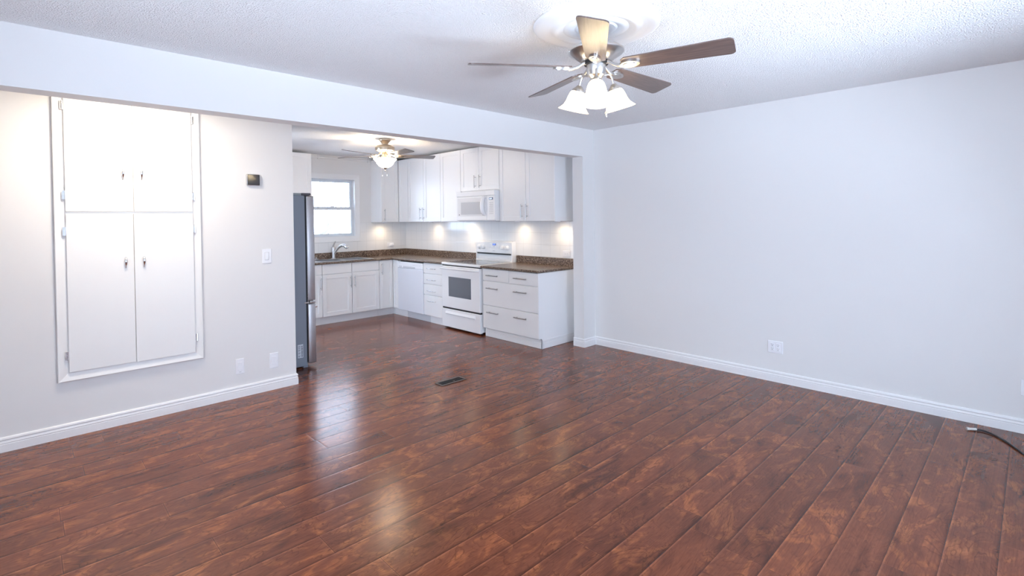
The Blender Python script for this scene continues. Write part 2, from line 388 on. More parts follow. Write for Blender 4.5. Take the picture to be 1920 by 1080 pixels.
def make_floor():
    bm = bmesh.new(); uvl = bm.loops.layers.uv.new('plank')
    known = {-1: 3.055, 1: 2.54, 2: 2.82, 3: 3.43, 4: 2.18, 5: 2.213, 7: 3.02, 8: 2.215, 9: 2.80, 10: 1.08, 11: 1.767, 12: 0.957, 14: 1.86, 15: 0.936, 16: 1.355}
    r = random.Random(3); tones = []; lens = []
    y0, y1, x0, x1 = YN-.15, YW+.1, XWEST-.1, XR+.1
    k0 = math.floor((y0-.105)/PW)
    k = k0
    while .105+k*PW < y1:
        a, b_ = .105+k*PW, .105+(k+1)*PW
        e = known.get(k, r.uniform(0, PL)); e -= math.ceil((e-x0)/PL)*PL
        while e < x1:
            f = e+PL; q = []
            for (x, y) in ((e, a), (f, a), (f, b_), (e, b_)):
                q.append(bm.verts.new((min(max(x, x0), x1), min(max(y, y0), y1), 0)))
            fc = bm.faces.new(q)
            for lp, (x, y) in zip(fc.loops, ((e, a), (f, a), (f, b_), (e, b_))):
                lp[uvl].uv = (min(max(x, x0), x1)-e, min(max(y, y0), y1)-a)
            tones.append((r.random(), r.random(), r.random(), 1)); lens.append(PL)
            e = f
        k += 1
    me = bpy.data.meshes.new('floor'); bm.to_mesh(me); bm.free()
    A = me.attributes.new('tone', 'FLOAT_VECTOR', 'FACE')
    for i, t in enumerate(tones): A.data[i].vector = t[:3]
    A = me.attributes.new('length', 'FLOAT', 'FACE')
    for i, t in enumerate(lens): A.data[i].value = t
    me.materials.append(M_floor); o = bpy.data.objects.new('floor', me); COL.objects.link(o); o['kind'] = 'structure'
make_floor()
struct('ceiling', bx(XWEST-.1, YN-.15, H, XR+.1, YW+.15, H+.08), M_ceil)
wallbox('wall_right', XR, YN-.15, 0, XR+.1, YW+.15, H)
bm = B(); k = WW; box(bm, XWEST-.1, YN-.15, 0, XWEST, k['y0'], H); box(bm, XWEST-.1, k['y1'], 0, XWEST, YL+.11, H); box(bm, XWEST-.1, k['y0'], 0, XWEST, k['y1'], k['z0']); box(bm, XWEST-.1, k['y0'], k['z1'], XWEST, k['y1'], H)
struct('wall_west', bm, M_wall)
# dropped header carried by a stub wall at the right
bm = B(); box(bm, XWEST, YB, HB, XR, YB+.145, H); box(bm, XP, YB, 0, XR, YB+.145, HB)
struct('wall_header', bm, M_wall)
# partition with the built-in cupboard, then the kitchen's left wall
CUP = dict(x0=.155, x1=1.012, z0=.381, z1=2.36)
bm = B(); box(bm, XWEST, YL, 0, XE, YL+.11, H)
struct('wall_left', bm, M_wall)
bm = B(); k = KW; box(bm, XK-.1, YL+.11, 0, XK, k['y0'], H); box(bm, XK-.1, k['y1'], 0, XK, YW, H); box(bm, XK-.1, k['y0'], 0, XK, k['y1'], k['z0']); box(bm, XK-.1, k['y0'], k['z1'], XK, k['y1'], H)
struct('wall_kitchen', bm, M_wall)
# back wall with window opening
WX0, WX1, WZ0, WZ1 = 3.04, 3.785, 1.185, 2.095
bm = B(); box(bm, XK-.1, YW, 0, WX0, YW+.15, H); box(bm, WX1, YW, 0, XR, YW+.15, H); box(bm, WX0, YW, 0, WX1, YW+.15, WZ0); box(bm, WX0, YW, WZ1, WX1, YW+.15, H)
struct('wall_back', bm, M_wall)
d = DAY
bm = B(); box(bm, XWEST, YN-.15, 0, d['x0'], YN, H); box(bm, d['x1'], YN-.15, 0, XR, YN, H); box(bm, d['x0'], YN-.15, 0, d['x1'], YN, d['z0']); box(bm, d['x0'], YN-.15, d['z1'], d['x1'], YN, H)
struct('wall_near', bm, M_wall)

def baseboard(name, runs, h=.095, t=.013):
    """runs: list of (p0, p1, normal); profile: flat lower board with stepped moulded top; ends mitred by small overlap"""
    bm = B()
    for (x0, y0), (x1, y1), (nx, ny), e0, e1 in runs:
        dx, dy = x1-x0, y1-y0; l = math.hypot(dx, dy); dx, dy = dx/l, dy/l
        prof = [(0, 0), (t, 0), (t, h*.52), (t*.88, h*.55), (t*.88, h*.57), (t*1.05, h*.62), (t*.62, h*.74), (t*.62, h*.78), (t*.95, h*.84), (t*.75, h*.95), (t*.35, h), (0, h)]
        A, D = [], []
        for o, z in prof:
            A.append(bm.verts.new((x0+nx*o-dx*o*e0, y0+ny*o-dy*o*e0, z))); D.append(bm.verts.new((x1+nx*o+dx*o*e1, y1+ny*o+dy*o*e1, z)))
        n = len(A); bm.faces.new(A[::-1]); bm.faces.new(D)
        for i in range(n): bm.faces.new((A[i], A[(i+1) % n], D[(i+1) % n], D[i]))
    return struct(name, bm, M_trim)
baseboard('baseboard_right', [((XR, YN), (XR, YB), (-1, 0), 0, -1)])
baseboard('baseboard_left', [((XWEST, YL), (XE, YL), (0, -1), 0, 1), ((XE, YL), (XE, YL+.11), (1, 0), 1, 0)])
baseboard('baseboard_pillar', [((XR, YB), (XP, YB), (0, -1), -1, 1), ((XP, YB), (XP, YB+.145), (-1, 0), 1, 0)])

# ------------------------------------------------------------------ kitchen window
w = thing('window_1', (3.41, YW, 1.64), 'white two-sash kitchen window above the sink', 'window'); w['kind'] = 'structure'
for k in ('label', 'category'): del w[k]
bm = B(); cw = .066; G = Face('Y', YW)
frame_loop(bm, G, WX0-cw, WX1+cw, WZ0-cw, WZ1+cw, [(0, -.0005), (0, -.014), (.006, -.018), (.02, -.016), (.05, -.010), (.066, -.009), (.066, -.0005)])
obj('casing', bm, M_trim, w)
bm = B()   # jamb liner
box(bm, WX0, YW-.004, WZ0+.02, WX0+.012, YW+.15, WZ1-.012); box(bm, WX1-.012, YW-.004, WZ0+.02, WX1, YW+.15, WZ1-.012); box(bm, WX0, YW-.004, WZ1-.012, WX1, YW+.15, WZ1); box(bm, WX0, YW-.004, WZ0, WX1, YW+.15, WZ0+.02)
obj('jamb', bm, M_trim, w)
M_vinyl = mat('window_vinyl', (0.70, 0.75, 0.80), 0.35)
def sash(y, z0, z1, nm):
    bm = B(); s = .045; a, b_ = WX0+.012, WX1-.012
    box(bm, a, y, z0, a+s, y+.03, z1, .004); box(bm, b_-s, y, z0, b_, y+.03, z1, .004); box(bm, a+s-.001, y, z0, b_-s+.001, y+.03, z0+s, .004); box(bm, a+s-.001, y, z1-s, b_-s+.001, y+.03, z1, .004)
    o = obj('sash', bm, M_vinyl, w)
    obj('pane', bx(a+s-.003, y+.013, z0+s-.003, b_-s+.003, y+.017, z1-s+.003), M_glass, o)
sash(YW+.085, 1.615, WZ1-.012, 'u'); sash(YW+.045, WZ0+.02, 1.66, 'l')
obj('latch', bx(3.40, YW+.035, 1.66, 3.45, YW+.075, 1.672, .003), M_trim, w)

# living-room window behind the camera: frame and pane
w2 = thing('window_2', ((d['x0']+d['x1'])/2, YN, 1.4), 'x', 'window'); w2['kind'] = 'structure'
for k in ('label', 'category'): del w2[k]
bm = B()
for a, b_ in ((d['x0'], d['x0']+.05), (d['x1']-.05, d['x1']), ((d['x0']+d['x1'])/2-.025, (d['x0']+d['x1'])/2+.025)): box(bm, a, YN-.11, d['z0'], b_, YN-.06, d['z1'])
box(bm, d['x0'], YN-.11, d['z0'], d['x1'], YN-.06, d['z0']+.05); box(bm, d['x0'], YN-.11, d['z1']-.05, d['x1'], YN-.06, d['z1'])
obj('frame', bm, M_trim, w2)
obj('pane', bx(d['x0']+.04, YN-.088, d['z0']+.04, d['x1']-.04, YN-.084, d['z1']-.04), M_glass, w2)

bm = B()
for a, b_ in ((KW['y0'], KW['y0']+.05), (KW['y1']-.05, KW['y1'])): box(bm, XK-.07, a, KW['z0'], XK-.03, b_, KW['z1'])
box(bm, XK-.07, KW['y0'], KW['z0'], XK-.03, KW['y1'], KW['z0']+.06); box(bm, XK-.07, KW['y0'], KW['z1']-.05, XK-.03, KW['y1'], KW['z1'])
w3 = struct('added_door_1', bm, M_trim)  # unseen door frame, added as an opening for extra kitchen daylight
obj('pane', bx(XK-.052, KW['y0']+.04, KW['z0']+.05, XK-.048, KW['y1']-.04, KW['z1']-.04), M_glass, w3)
bm = B(); k = WW
for a, b_ in ((k['y0'], k['y0']+.05), (k['y1']-.05, k['y1']), ((k['y0']+k['y1'])/2-.025, (k['y0']+k['y1'])/2+.025)): box(bm, XWEST-.07, a, k['z0'], XWEST-.03, b_, k['z1'])
box(bm, XWEST-.07, k['y0'], k['z0'], XWEST-.03, k['y1'], k['z0']+.05); box(bm, XWEST-.07, k['y0'], k['z1']-.05, XWEST-.03, k['y1'], k['z1'])
w4 = struct('added_window_3', bm, M_trim)  # unseen window frame, added as an opening for fill light
obj('pane', bx(XWEST-.052, k['y0']+.04, k['z0']+.04, XWEST-.048, k['y1']-.04, k['z1']-.04), M_glass, w4)
# white pipe under the ceiling
t = thing('ceiling_pipe', (3.5, YW-.03, 2.385), 'thin white pipe clipped along the back wall just under the kitchen ceiling', 'pipe')
bm = B(); tube(bm, [(2.97, YW-.025, 2.392), (4.043, YW-.025, 2.392)], .011, 12); obj('pipe', bm, M_trim, t, True)
for x in (3.19, 4.0):
    bm = B(); box(bm, x-.010, YW-.040, 2.375, x+.010, YW, 2.408, .003); box(bm, x-.007, YW-.03, 2.40, x+.007, YW-.018, H, .002); obj('clip', bm, M_trim, t)

# ------------------------------------------------------------------ built-in cupboard
t = thing('wall_cupboard', (.58, YL, .381), 'tall white four-door cupboard built into the left wall, with chrome hinges and pulls', 'cupboard')
c = CUP; F = Face('Y', YL-.022)
bm = B(); G = Face('Y', YL)
frame_loop(bm, G, c['x0'], c['x1'], c['z0'], c['z1'], [(0, -.0005), (0, -.020), (.004, -.024), (.012, -.022), (.050, -.010), (.062, -.009), (.062, -.0005)])
box(bm, c['x0']+.05, YL-.009, c['z0']+.05, c['x1']-.05, YL-.0005, c['z1']-.05)
obj('frame', bm, M_cupb, t)
def cup_pull(u, z):
    bm = B(); n = 12
    pts = [F.p(u, -.004, z+.036), F.p(u, -.016, z+.030), F.p(u, -.026, z+.008), F.p(u, -.022, z-.016), F.p(u, -.004, z-.040)]
    tube(bm, bez(pts[0], F.p(u, -.03, z+.03), F.p(u, -.032, z-.012), pts[4], 14), [.0035+.006*math.sin(PI*min(1, i/14*1.15))*(1 if i < 13 else .4) for i in range(15)], 10)
    box(bm, *F.p(u-.008, -.003, z+.026), *F.p(u+.008, .002, z+.044), bev=.002); box(bm, *F.p(u-.005, -.002, z-.044), *F.p(u+.005, .002, z-.034), bev=.001)
    return bm
def hinge(u, z, s):
    bm = B(); a = .03
    box(bm, *F.p(u-.003, -.003, z-a), *F.p(u+.012*s, .001, z+a), bev=.002); tube(bm, [F.p(u, -.005, z-a), F.p(u, -.005, z+a)], .004, 8)
    box(bm, *F.p(u-.014*s, .0005, z-a*.9), *F.p(u, -.0015, z+a*.9))
    return bm
for (u0, u1, z0, z1, pu, pz, hu, hz, s) in ((.214, .5855, 1.532, 2.302, .527, 1.803, .207, (2.248, 1.644), -1), (.5885, .955, 1.532, 2.302, .636, 1.806, .961, (2.242, 1.649), 1),
                                      (.214, .582, .44, 1.518, .533, 1.168, .207, (1.398, .554), -1), (.585, .957, .437, 1.518, .640, 1.168, .962, (1.399, .553), 1)):
    bm = B(); F.box(bm, u0, u1, -.004, .013, z0, z1, .003, 2); dr = obj('door', bm, M_cupb, t)
    obj('pull', cup_pull(pu, pz), M_chrome, dr, True, label='chrome boat-shaped pull')
    for z in hz: obj('hinge', hinge(hu, z, s), M_chrome, dr, True, label='chrome surface hinge')

# ------------------------------------------------------------------ wall devices
t = thing('thermostat', (1.40, YL, 1.749), 'small square thermostat with dark glass face high on the left wall', 'thermostat')
bm = B(); box(bm, 1.347, YL-.026, 1.750, 1.455, YL-.0005, 1.847, .014, 3); obj('housing', bm, mat('thermostat_rim', (0.55, 0.55, 0.56), .3, .8), t, True)
bm = B(); box(bm, 1.353, YL-.028, 1.756, 1.449, YL-.022, 1.841, .003, 1); obj('screen', bm, M_thermo, t)
t = thing('light_switch', (1.50, YL, 1.092), 'white rocker light switch below and right of the thermostat', 'light switch')
obj('plate', bx(1.463, YL-.006, 1.092, 1.538, YL-.0005, 1.214, bev=.003), M_plastic, t)
bm = B(); box(bm, 1.4835, YL-.0075, 1.120, 1.5175, YL-.004, 1.187, .001); o = obj('bezel', bm, M_applg, t)
bm = B(); box(bm, 1.485, YL-.011, 1.122, 1.516, YL-.004, 1.185, .003); obj('rocker', bm, M_plastic, t)
t = thing('wall_plate', (1.274, YL, .194), 'white low wall plate with a small grey jack mark, nearer the cupboard', 'wall plate')
obj('plate', bx(1.241, YL-.006, .194, 1.307, YL-.0005, .318, bev=.003), M_plastic, t)
obj('insert', bx(1.257, YL-.0085, .222, 1.291, YL-.004, .290, bev=.002), M_plastic, t)
obj('mark', bx(1.266, YL-.0068, .207, 1.284, YL-.005, .210), M_grey, t, label='small grey mark')
t = thing('wall_plate', (1.544, YL, .184), 'blank white low wall plate close to the kitchen end of the left wall', 'wall plate')
obj('plate', bx(1.508, YL-.006, .186, 1.580, YL-.0005, .315, bev=.003), M_plastic, t)
obj('insert', bx(1.527, YL-.0085, .216, 1.561, YL-.004, .286, bev=.002), M_plastic, t)
t = thing('power_outlet', (XR, 1.573, .252), 'white double-gang power outlet low on the long right wall', 'outlet')
obj('plate', bx(XR-.006, 1.512, .250, XR-.0005, 1.634, .356, bev=.003), M_plastic, t)
for y in (1.597, 1.550):
    bm = B(); box(bm, XR-.0085, y-.017, .270, XR-.004, y+.017, .337, .003); s = obj('socket', bm, M_plastic, t)
    bm = B()
    for z in (.287, .321):
        box(bm, XR-.0092, y-.0075, z, XR-.008, y-.0055, z+.008); box(bm, XR-.0092, y+.0055, z, XR-.008, y+.0075, z+.008); box(bm, XR-.0092, y-.0025, z-.010, XR-.008, y+.0025, z-.005)
    obj('slots', bm, M_slot, s)
t = thing('wall_plate', (XR, .03, .248), 'white wall plate cut off by the right edge of the photo', 'wall plate')
obj('plate', bx(XR-.006, -.012, .248, XR-.0005, .066, .354, bev=.003), M_plastic, t)
obj('insert', bx(XR-.0085, .010, .270, XR-.004, .044, .335, bev=.002), M_plastic, t)

# cable on the floor
t = thing('coax_cable', (4.4, .2, 0), 'black cable with a pale metal plug lying on the floor near the right wall', 'cable')
bm = B(); pts = bez((4.535, .272, .009), (4.60, .225, .006), (4.44, .115, .006), (4.276, .048, .006), 16)[:]
pts += bez((4.276, .048, .006), (4.10, -.03, .006), (3.9, -.25, .006), (3.7, -.6, .006), 10)[1:]
tube(bm, pts, .0055, 10); obj('cord', bm, M_cord, t, True)
bm = B(); a = Vector((4.535, .272, .010)); b_ = Vector((4.506, .318, .010)); tube(bm, [a, a+(b_-a)*.7, a+(b_-a)*.71, b_], [.009, .009, .011, .011], 12); obj('plug', bm, mat('plug_metal', (.75, .72, .68), .3, .6), t, True, label='pale metal plug')

# floor register
t = thing('floor_vent', (2.73, 3.63, 0), 'small dark metal floor vent set in the planks in front of the kitchen', 'vent')
bm = B(); x0, x1, y0, y1 = 2.592, 2.868, 3.573, 3.687
box(bm, x0, y0, .0003, x1, y0+.018, .007, .003); box(bm, x0, y1-.018, .0003, x1, y1, .007, .003); box(bm, x0, y0+.01, .0003, x0+.018, y1-.01, .007, .003); box(bm, x1-.018, y0+.01, .0003, x1, y1-.01, .007, .003)
obj('frame', bm, M_ventm, t)
obj('duct', bx(x0+.015, y0+.015, .0002, x1-.015, y1-.015, .0012), M_black, t)
bm = B()
for i in range(17):
    x = x0+.026+i*(x1-x0-.052)/16; box(bm, x-.0025, y0+.016, .0012, x+.0025, y1-.016, .0045)
box(bm, x0+.016, (y0+y1)/2-.003, .0012, x1-.016, (y0+y1)/2+.003, .005); obj('grille', bm, M_black, t)
obj('lever', bx(2.735, 3.598, .004, 2.755, 3.612, .009, bev=.001), M_ventm, t)

# ------------------------------------------------------------------ kitchen cabinets
FX = Face('X', 4.07); FY = Face('Y', 6.84); UX = Face('X', 4.36); UY = Face('Y', 7.12)
ZB0, ZB1 = .108, .842
def toe_x(bm, y0, y1): box(bm, 4.115, y0, 0.001, 4.13, y1, .105)
# right drawer base
t = thing('base_cabinet', (4.38, 4.27, 0), 'white drawer cabinet at the open right end of the counter, six steel bar handles', 'cabinet')
bm = B(); box(bm, 4.0905, 3.812, ZB0, 4.694, 4.738, .84); obj('body', bm, M_cab, t)
bm = B(); prism(bm, [(4.066, .112), (4.115, .112), (4.115, .001), (4.694, .001), (4.694, .841), (4.066, .841)], lambda u, v, dd: (u, dd, v), 3.797, 3.812); obj('end_panel', bm, M_cabw, t)
bm = B(); box(bm, 4.115, 3.80, .001, 4.13, 4.735, .108)
for zz, tt in ((.001, .012), (.066, .009)):
    box(bm, 4.115-tt, 3.797-tt, zz, 4.116, 4.735, zz+(.065 if zz < .01 else .03), .002); box(bm, 4.115-tt, 3.797-tt, zz, 4.694, 3.798, zz+(.065 if zz < .01 else .03), .002)
obj('toe_kick', bm, M_trim, t)
for (u0, u1, z0, z1, hs) in ((3.797, 4.272, .693, .841, ((3.964, 4.167),)), (4.273, 4.738, .693, .841, ((4.441, 4.644),)), (3.797, 4.738, .395, .690, ((3.963, 4.168), (4.442, 4.644))), (3.797, 4.738, .110, .393, ((3.968, 4.167), (4.436, 4.641)))):
    dr = obj('drawer', slab(FX, u0, u1, z0, z1), M_cab, t)
    zh = {.693: .763, .395: .607, .110: .314}[z0]
    for a, b_ in hs: obj('handle', bar_h(FX, zh, a, b_, .006), M_dnick, dr, True, label='satin steel bar handle')
# four-drawer base
t = thing('base_cabinet', (4.38, 5.79, 0), 'narrow white cabinet of four drawers between the dishwasher and the range', 'cabinet')
obj('body', bx(4.0905, 5.572, ZB0, 4.694, 6.018, .84), M_cab, t)
bm = B(); toe_x(bm, 5.572, 5.92); obj('toe_kick', bm, M_trim, t)
for z0, z1, zh in ((.697, .841, .765), (.548, .694, .608), (.397, .545, .455), (.105, .394, .313)):
    dr = obj('drawer', slab(FX, 5.57, 6.018, z0, z1), M_cab, t); obj('handle', arch_h(FX, zh, 5.727, 5.938), M_chrome, dr, True, label='chrome arched pull')
# corner base cabinet with folding door
t = thing('base_cabinet', (4.4, 7.0, 0), 'white corner base cabinet with a narrow folding door, between sink cabinet and dishwasher', 'cabinet')
bm = B(); box(bm, 3.842, 6.8605, ZB0, 4.694, 7.44, .84); box(bm, 4.0905, 6.69, ZB0, 4.694, 6.862, .84); obj('body', bm, M_cab, t)
bm = B(); box(bm, 3.842, 6.91, .001, 4.13, 6.925, .105); box(bm, 4.115, 6.69, .001, 4.13, 6.925, .105); obj('toe_kick', bm, M_trim, t)
dr = obj('door', shaker(FY, 3.841, 4.068, .112, .843, .05), M_cab, t); obj('handle', bar_v(FY, 3.879, .631, .805), M_hand, dr, True, label='brushed steel bar handle')
obj('door', shaker(FX, 6.688, 6.839, .110, .842, .05), M_cab, t)
# sink base
t = thing('base_cabinet', (3.40, 7.1, 0), 'white two-door sink cabinet with two flat false drawer fronts under the window', 'cabinet')
bm = B(); box(bm, 2.968, 6.8605, ZB0, 2.986, 7.44, .84); box(bm, 3.822, 6.8605, ZB0, 3.84, 7.44, .84); box(bm, 2.968, 6.8605, ZB0, 3.84, 7.44, ZB0+.018); box(bm, 2.968, 7.42, ZB0, 3.84, 7.44, .84); box(bm, 2.968, 6.8605, .69, 3.84, 6.866, .84); obj('body', bm, M_cab, t)
obj('toe_kick', bx(2.968, 6.91, .001, 3.84, 6.925, .105), M_trim, t)
for u0, u1, hx in ((2.967, 3.402, 3.377), (3.404, 3.839, 3.441)):
    obj('false_front', slab(FY, u0, u1, .704, .845), M_cab, t)
    dr = obj('door', shaker(FY, u0, u1, .115, .701), M_cab, t); obj('handle', bar_v(FY, hx, .489, .658), M_hand, dr, True, label='brushed steel bar handle')
# left base unit, half hidden by the fridge
t = thing('base_cabinet', (2.73, 7.1, 0), 'white drawer and door base cabinet half hidden behind the refrigerator', 'cabinet')
obj('body', bx(2.50, 6.8605, ZB0, 2.966, 7.44, .84), M_cab, t); obj('toe_kick', bx(2.50, 6.91, .001, 2.966, 6.925, .105), M_trim, t)
dr = obj('drawer', slab(FY, 2.50, 2.965, .704, .845), M_cab, t); obj('handle', bar_h(FY, .776, 2.66, 2.83), M_hand, dr, True, label='brushed steel bar handle')
dr = obj('door', shaker(FY, 2.50, 2.965, .115, .701), M_cab, t); obj('handle', bar_v(FY, 2.94, .492, .661), M_hand, dr, True, label='brushed steel bar handle')

# wall cabinets
ZU0, ZU1 = 1.415, 2.402
def wcab(loc, label, body, doors):
    t = thing('wall_cabinet', loc, label, 'cabinet')
    bm = B()
    for b_ in body: box(bm, *b_)
    obj('body', bm, M_cab, t)
    for face, u0, u1, z0, z1, hu, h0, h1 in doors:
        dr = obj('door', shaker(face, u0, u1, z0, z1), M_cab, t)
        if hu: obj('handle', bar_v(face, hu, h0, h1), M_hand, dr, True, label='brushed steel bar handle')
    return t
t = wcab((4.53, 4.27, ZU0), 'tall white two-door wall cabinet right of the microwave, next to the opening', [(4.3805, 3.812, ZU0, 4.694, 4.728, ZU1)],
     [(UX, 3.800, 4.264, ZU0, ZU1, 4.237, 1.450, 1.622), (UX, 4.265, 4.728, ZU0, ZU1, 4.323, 1.450, 1.622)])
obj('end_panel', bx(4.357, 3.797, ZU0-.002, 4.694, 3.8118, ZU1, bev=.001), M_cabw, t)
wcab((4.53, 5.12, 1.83), 'short white two-door wall cabinet directly above the microwave', [(4.3805, 4.732, 1.815, 4.694, 5.512, ZU1)],
     [(UX, 4.731, 5.130, 1.825, ZU1, 5.093, 1.861, 2.030), (UX, 5.131, 5.513, 1.825, ZU1, 5.190, 1.861, 2.030)])
wcab((4.53, 5.75, ZU0), 'narrow white single-door wall cabinet left of the microwave, without a visible handle', [(4.3805, 5.518, ZU0, 4.694, 5.984, ZU1)], [(UX, 5.516, 5.985, ZU0, ZU1, None, 0, 0)])
wcab((4.53, 6.42, ZU0), 'tall white two-door wall cabinet between the corner and the single-door cabinet', [(4.3805, 5.988, ZU0, 4.694, 6.842, ZU1)],
     [(UX, 5.987, 6.414, ZU0, ZU1, 6.405-.0, 1.447, 1.627), (UX, 6.415, 6.844, ZU0, ZU1, 6.490, 1.447, 1.627)])
wcab((4.4, 7.2, ZU0), 'white corner wall cabinet right of the window with a folding door', [(4.05, 7.1405, ZU0, 4.694, 7.449, ZU1), (4.3805, 6.846, ZU0, 4.694, 7.1405, ZU1)],
     [(UY, 4.048, 4.358, ZU0, ZU1, 4.100, 1.437, 1.623), (UX, 6.846, 7.118, ZU0, ZU1, None, 0, 0)])
wcab((2.72, 7.28, ZU0), 'white wall cabinet left of the window, its lower part hidden by the refrigerator', [(2.492, 7.1405, ZU0, 2.958, 7.449, ZU1)], [(UY, 2.49, 2.96, ZU0, ZU1, None, 0, 0)])

# ------------------------------------------------------------------ worktops
bm = B(); Z0, Z1 = .8465, .873
box(bm, 4.042, 3.778, Z0, 4.694, 4.752, Z1, .006, 2); box(bm, 4.668, 3.778, Z1-.002, 4.6945, 4.752, .964, .004, 2)
tag(obj('worktop', bm, M_counter), 'short brown speckled worktop right of the range, over the drawer cabinet', 'countertop')
SX0, SX1, SY0, SY1 = 2.905, 3.75, 6.89, 7.34
bm = B(); yf = 6.812
box(bm, 4.042, 5.564, Z0, 4.694, 7.449, Z1, .006, 2)
box(bm, 2.485, yf, Z0, SX0, 7.449, Z1, .006, 2); box(bm, SX1, yf, Z0, 4.06, 7.449, Z1, .006, 2)
box(bm, SX0-.01, yf, Z0, SX1+.01, SY0, Z1, .006, 2); box(bm, SX0-.01, SY1, Z0, SX1+.01, 7.449, Z1, .004, 1)
box(bm, 4.668, 5.564, Z1-.002, 4.6945, 7.449, .964, .004, 2); box(bm, 2.485, 7.424, Z1-.002, 4.67, 7.4495, .964, .004, 2)
tag(obj('worktop', bm, M_counter), 'long L-shaped brown speckled worktop running from the sink round to the range', 'countertop')
# backsplash tiles (one tiled surface round the corner)
bm = B(); box(bm, 4.688, 3.70, .965, 4.6955, 7.449, ZU0)
o = obj('tile_backsplash', bm, M_tileR); tag(o, 'glossy white square tiles on the wall behind the range and drawers', 'backsplash')
bm = B(); box(bm, 2.49, 7.442, .965, WX0-cw-.001, 7.4495, ZU0); box(bm, WX1+cw+.001, 7.442, .965, 4.687, 7.4495, ZU0); box(bm, WX0-cw-.002, 7.442, .965, WX1+cw+.002, 7.4495, WZ0-cw-.001)
o = obj('tile_backsplash', bm, M_tileB); tag(o, 'glossy white square tiles on the wall behind the sink, below the window', 'backsplash')

# outlets on the tiles
t = thing('power_outlet', (4.688, 3.89, 1.01), 'white horizontal outlet on the tiles at the right end of the counter', 'outlet')
obj('plate', bx(4.682, 3.845, .985, 4.6878, 3.965, 1.055, bev=.003), M_plastic, t)
bm = B(); box(bm, 4.680, 3.872, 1.003, 4.684, 3.938, 1.037, .002); s = obj('socket', bm, M_plastic, t)
for y in (3.885, 3.92):
    bm = B(); box(bm, 4.6792, y, 1.012, 4.681, y+.008, 1.014); box(bm, 4.6792, y, 1.022, 4.681, y+.008, 1.024); obj('slot_pair', bm, M_slot, s)
t = thing('power_outlet', (4.39, 7.442, 1.01), 'white outlet with a plugged-in adapter on the tiles beside the corner', 'outlet')
obj('plate', bx(4.325, 7.436, 1.005, 4.445, 7.4418, 1.075, bev=.003), M_plastic, t)
obj('adapter', bx(4.372, 7.395, 1.018, 4.428, 7.437, 1.056, bev=.006, seg=2), M_plastic, t)
bm = B(); tube(bm, bez((4.428, 7.41, 1.03), (4.50, 7.42, 1.0), (4.55, 7.43, 1.05), (4.66, 7.435, 1.03), 12), .0025, 8); obj('cord', bm, M_plastic, t, True)

# under-cabinet puck lights
for i, (x, y, lab) in enumerate(((4.20, 7.29, 'round lit puck light under the corner wall cabinet'), (4.55, 6.50, 'round lit puck light under the two-door cabinet beside the corner'), (4.55, 5.62, 'round lit puck light under the single-door cabinet left of the microwave'),
                               (4.55, 4.60, 'round lit puck light under the cabinet right of the microwave, nearer the microwave'), (4.55, 3.93, 'round lit puck light under the cabinet end nearest the opening'))):
    t = thing('puck_light', (x, y, ZU0), lab, 'light', 'puck lights under the wall cabinets')
    bm = B(); lathe(bm, [(0, ZU0-.0005), (.034, ZU0-.0005), (.036, ZU0-.006), (.033, ZU0-.012), (.028, ZU0-.012), (.028, ZU0-.009)], (x, y, 0), 24); obj('rim', bm, M_plastic, t, True)
    bm = B(); lathe(bm, [(.028, ZU0-.010), (0, ZU0-.011)], (x, y, 0), 24); obj('lens', bm, M_puck, t, True)
    l = lamp('puck_lamp', 'SPOT', (x, y, ZU0-.016), 3.6, (1.0, .76, .52), spot_size=math.radians(160), spot_blend=1.0, shadow_soft_size=.02)

# ------------------------------------------------------------------ sink and faucet
t = thing('kitchen_sink', (3.33, 7.1, Z1), 'double-bowl stainless sink set in the worktop under the window', 'sink')
bm = B(); zr = Z1+.006
def ring(bm, o, i, z0, z1):
    (a0, b0, a1, b1), (c0, d0, c1, d1) = o, i
    box(bm, a0, b0, z0, c0, b1, z1, .002); box(bm, c1, b0, z0, a1, b1, z1, .002); box(bm, c0-.001, b0, z0, c1+.001, d0, z1, .002); box(bm, c0-.001, d1, z0, c1+.001, b1, z1, .002)
BW = ((2.995, 3.325), (3.365, 3.715)); by0, by1 = 6.915, 7.245
ring(bm, (2.888, 6.872, 3.768, 7.358), (BW[0][0], by0, BW[1][1], by1), Z1+.0005, zr); box(bm, BW[0][1], by0-.001, Z1-.002, BW[1][0], by1+.001, zr, .002)
obj('rim', bm, M_sink, t)
for a, b_ in BW:
    bm = B(); zb = Z1-.165; th = .003
    box(bm, a, by0, zb, b_, by1, zb+th); box(bm, a-th, by0-th, zb, a, by1+th, zr-.002); box(bm, b_, by0-th, zb, b_+th, by1+th, zr-.002); box(bm, a-th, by0-th, zb, b_+th, by0, zr-.002); box(bm, a-th, by1, zb, b_+th, by1+th, zr-.002)
    bo = obj('bowl', bm, M_sink, t)
    bm = B(); lathe(bm, [(.04, zb+th+.001), (.036, zb+th+.003), (.012, zb+th+.002), (0, zb+th+.006)], ((a+b_)/2, (by0+by1)/2, 0), 20); obj('drain', bm, M_chrome, bo, True)
t = thing('faucet', (3.345, 7.30, zr), 'brushed nickel single-lever faucet behind the sink', 'faucet')
fx, fy = 3.345, 7.30
bm = B(); lathe(bm, [(0, zr), (.034, zr), (.034, zr+.006), (.026, zr+.012), (.025, zr+.06), (.029, zr+.13), (.030, zr+.165), (.024, zr+.178), (0, zr+.18)], (fx, fy, 0), 24); obj('body', bm, M_nickel, t, True)
bm = B(); tube(bm, bez((fx+.005, fy-.01, zr+.075), (fx+.03, fy-.06, zr+.15), (fx+.05, fy-.10, zr+.215), (fx+.10, fy-.155, zr+.195), 14), [.019, .019, .019, .0185, .018, .018, .018, .018, .018, .0185, .019, .020, .021, .022, .022], 14)
obj('spout', bm, M_nickel, t, True)
